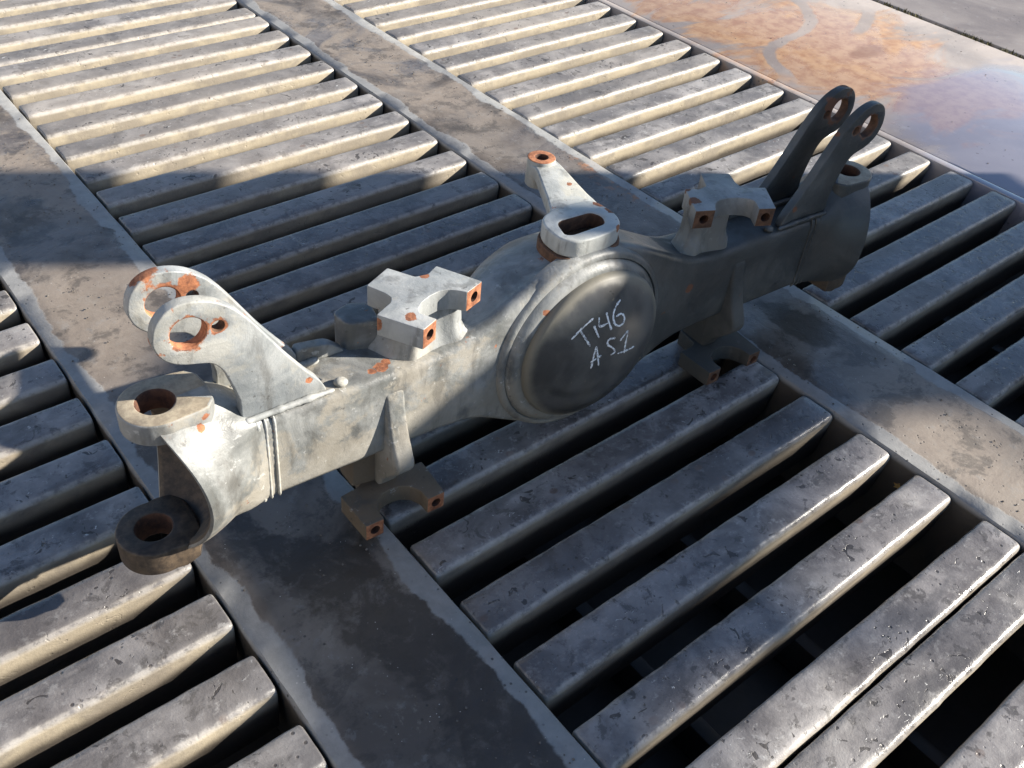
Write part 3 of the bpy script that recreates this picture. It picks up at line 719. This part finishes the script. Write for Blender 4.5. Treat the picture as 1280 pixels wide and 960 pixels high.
# slotted steering arm on top of the differential
pl = catmull([(-.078, .055), (-.074, .030), (-.052, .008), (-.015, .003), (.030, .006), (.062, .018), (.080, .045), (.083, .080), (.074, .115), (.04, .128), (-.02, .126), (-.058, .112), (-.075, .085)], 5)
slot = rround([(-.058, .040), (-.045, .086), (.042, .084), (.052, .060), (.040, .036), (-.045, .033)], .018, 6)
bm = extrude([pl, slot], .212, .251, .005)
paint(bm, 1, lambda c, n: abs(n.z) < .6 and -.066 < c.x < .060 and .026 < c.y < .092)
arm = part('slotted_plate', bm, [M_ARM, BROWN], 40)
pad = [(x * 1.07 + .0, .062 + (y - .062) * 1.06) for x, y in pl]
part('pad_base', extrude([pad, slot], .185, .2125, .003), [BROWN])
A = [(-.033, .112), (-.020, .140), (-.004, .170), (.012, .205), (.028, .240), (.040, .268), (.040, .292), (.053, .313), (.071, .321), (.089, .315), (.101, .298), (.102, .270), (.098, .235), (.092, .195), (.086, .150), (.079, .108), (.03, .118)]
bm = extrude([catmull(A, 4), circle(.071, .290, .0135, 24)], .216, .2475, .005)
for v in bm.verts: v.co.z += .012 * max(0, min(1, (v.co.y - .12) / .15))
part('offset_arm', bm, [M_ARM], 40)
bm = extrude([circle(.071, .290, .0305, 40), circle(.071, .290, .0135, 24)], .205, .268, .0025)
paint(bm, 1, lambda c, n: n.z > .7)
paint(bm, 2, lambda c, n: math.hypot(c.x - .071, c.y - .29) < .0145)
part('arm_bushing', bm, [M_ARM, ORANGE, HOLE], 40)

# ---------------------------------------------------------------- small things on the floor
def leaf(loc, rz, label):
    pts = [(0, -.011), (.003, -.004), (.011, -.003), (.005, .003), (.006, .011), (0, .006), (-.006, .011), (-.005, .003), (-.011, -.003), (-.003, -.004)]
    bm = bmesh.new(); v = [bm.verts.new((x, y, .0015 + .12 * abs(x) + .004 * noise.noise(Vector((x * 90, y * 90, 0))))) for x, y in pts]
    c = bm.verts.new((0, 0, .0005))
    for i in range(len(v)): bm.faces.new((v[i], v[(i + 1) % len(v)], c))
    tube([(0, -.010, .002), (.001, -.018, .003), (.004, -.025, .004)], .0006, 5, 0, 1, bm)
    r = bmesh.ops.solidify(bm, geom=bm.faces[:], thickness=.0005)
    o = from_bm('leaf', bm, [M_LEAF], None, loc, 60); o.rotation_euler = (0, 0, rz); tag(o, label, 'leaf'); return o
leaf((1.690, .545, -.034), .5, 'tiny orange brown dry leaf caught in a gap between slats')

M_GRIT = mat_plain('grit_stone', (0.13, 0.115, 0.10), 0.85)
bm = bmesh.new()
for i in range(900):
    q = random.random()
    if q < .47: x, y = random.uniform(.36, .68), random.uniform(.3, 3.2)
    elif q < .93: x, y = random.uniform(1.75, 2.07), random.uniform(.2, 3.4)
    else: x, y = random.uniform(3.15, 4.25), random.uniform(.9, 3.0)
    if noise.noise(Vector((x * 6, y * 6, 1))) < -.05: continue
    r = random.uniform(.0008, .0030) if q < .93 else random.uniform(.001, .0028)
    d = bmesh.ops.create_icosphere(bm, subdivisions=1, radius=r)
    for v in d['verts']: v.co = Vector((x + v.co.x * random.uniform(.7, 1.3), y + v.co.y * random.uniform(.7, 1.3), .0005 + r * .5 + v.co.z * .6))
gr = from_bm('grit', bm, [M_GRIT], None, None, 20); tag(gr, 'loose grit and tiny stones scattered over the concrete beams and slab', 'grit', kind='stuff')

# ---------------------------------------------------------------- added unseen screens outside the picture, shaped to cast the floor's shadows
te = math.tan(SUN_EL)
M = Matrix(((math.sin(SUN_AZ), -math.cos(SUN_AZ), 0), (math.cos(SUN_AZ), math.sin(SUN_AZ), 0), (0, 0, 1)))   # x->n axis, y->-m axis
def screen(name, D, loops, mat, label, cat, th=.04):
    L = [[(n_, max(0.0, (D - m_) * te)) for n_, m_ in q] for q in loops]
    o = from_bm(name, extrude(L, -th / 2, th / 2, .001, 'XZ'), [mat], None, None, 30)
    o.matrix_world = Matrix.Translation(Vector((math.cos(SUN_AZ), -math.sin(SUN_AZ), 0)) * D) @ M.to_4x4()
    tag(o, label, cat); return o
edge = [(-3.0, 5.0), (-3.2, 5.0), (-3.2, .1), (0, .08), (.7, -.03), (1.0, -.20), (1.2, -.30), (1.4, -.43), (1.55, -.47), (1.56, -.80), (1.68, -.80), (1.69, -.50), (2.21, -.50), (2.22, -3.5), (2.71, -3.5), (2.72, 2.12), (2.58, 2.16), (2.57, 5.0),
        (1.75, 5.0), (1.75, .9), (1.5, .45), (-3.0, .45)]
screen('shadow_screen', 5.0, [edge], M_SCREEN, 'added unseen shadow-casting screen outside the picture, right of the grating', 'screen')
h1 = [(.98, .98), (1.10, .84), (1.50, 1.06), (1.56, 1.42), (1.25, 1.62), (1.0, 1.85), (.95, 1.4)]
h2 = [(.25, .30), (.74, .50), (.92, .70), (.90, 1.75), (.25, 1.9)]
screen('far_occluder', 13.0, [[(-6, 13), (-6, .0), (.6, .1), (1.9, .2), (1.9, 13)], catmull(h1, 3), catmull(h2, 3)], M_SCREEN, 'added unseen fence with ragged openings far outside the picture on the right', 'occluder', .06)  # unseen blocker added, its openings shaped for the soft sun patches
M_WALL = mat_plain('bounce_wall_grey', (0.36, 0.33, 0.30), 0.9)
wl_ = from_bm('bounce_wall', box_bm(-11.5, -9.0, -8, 12, 0, 5.5, .02), [M_WALL]); tag(wl_, 'added unseen wall outside the picture on the left, bouncing light back', 'bounce_wall')  # unseen wall added to bounce sunlight back into the shade
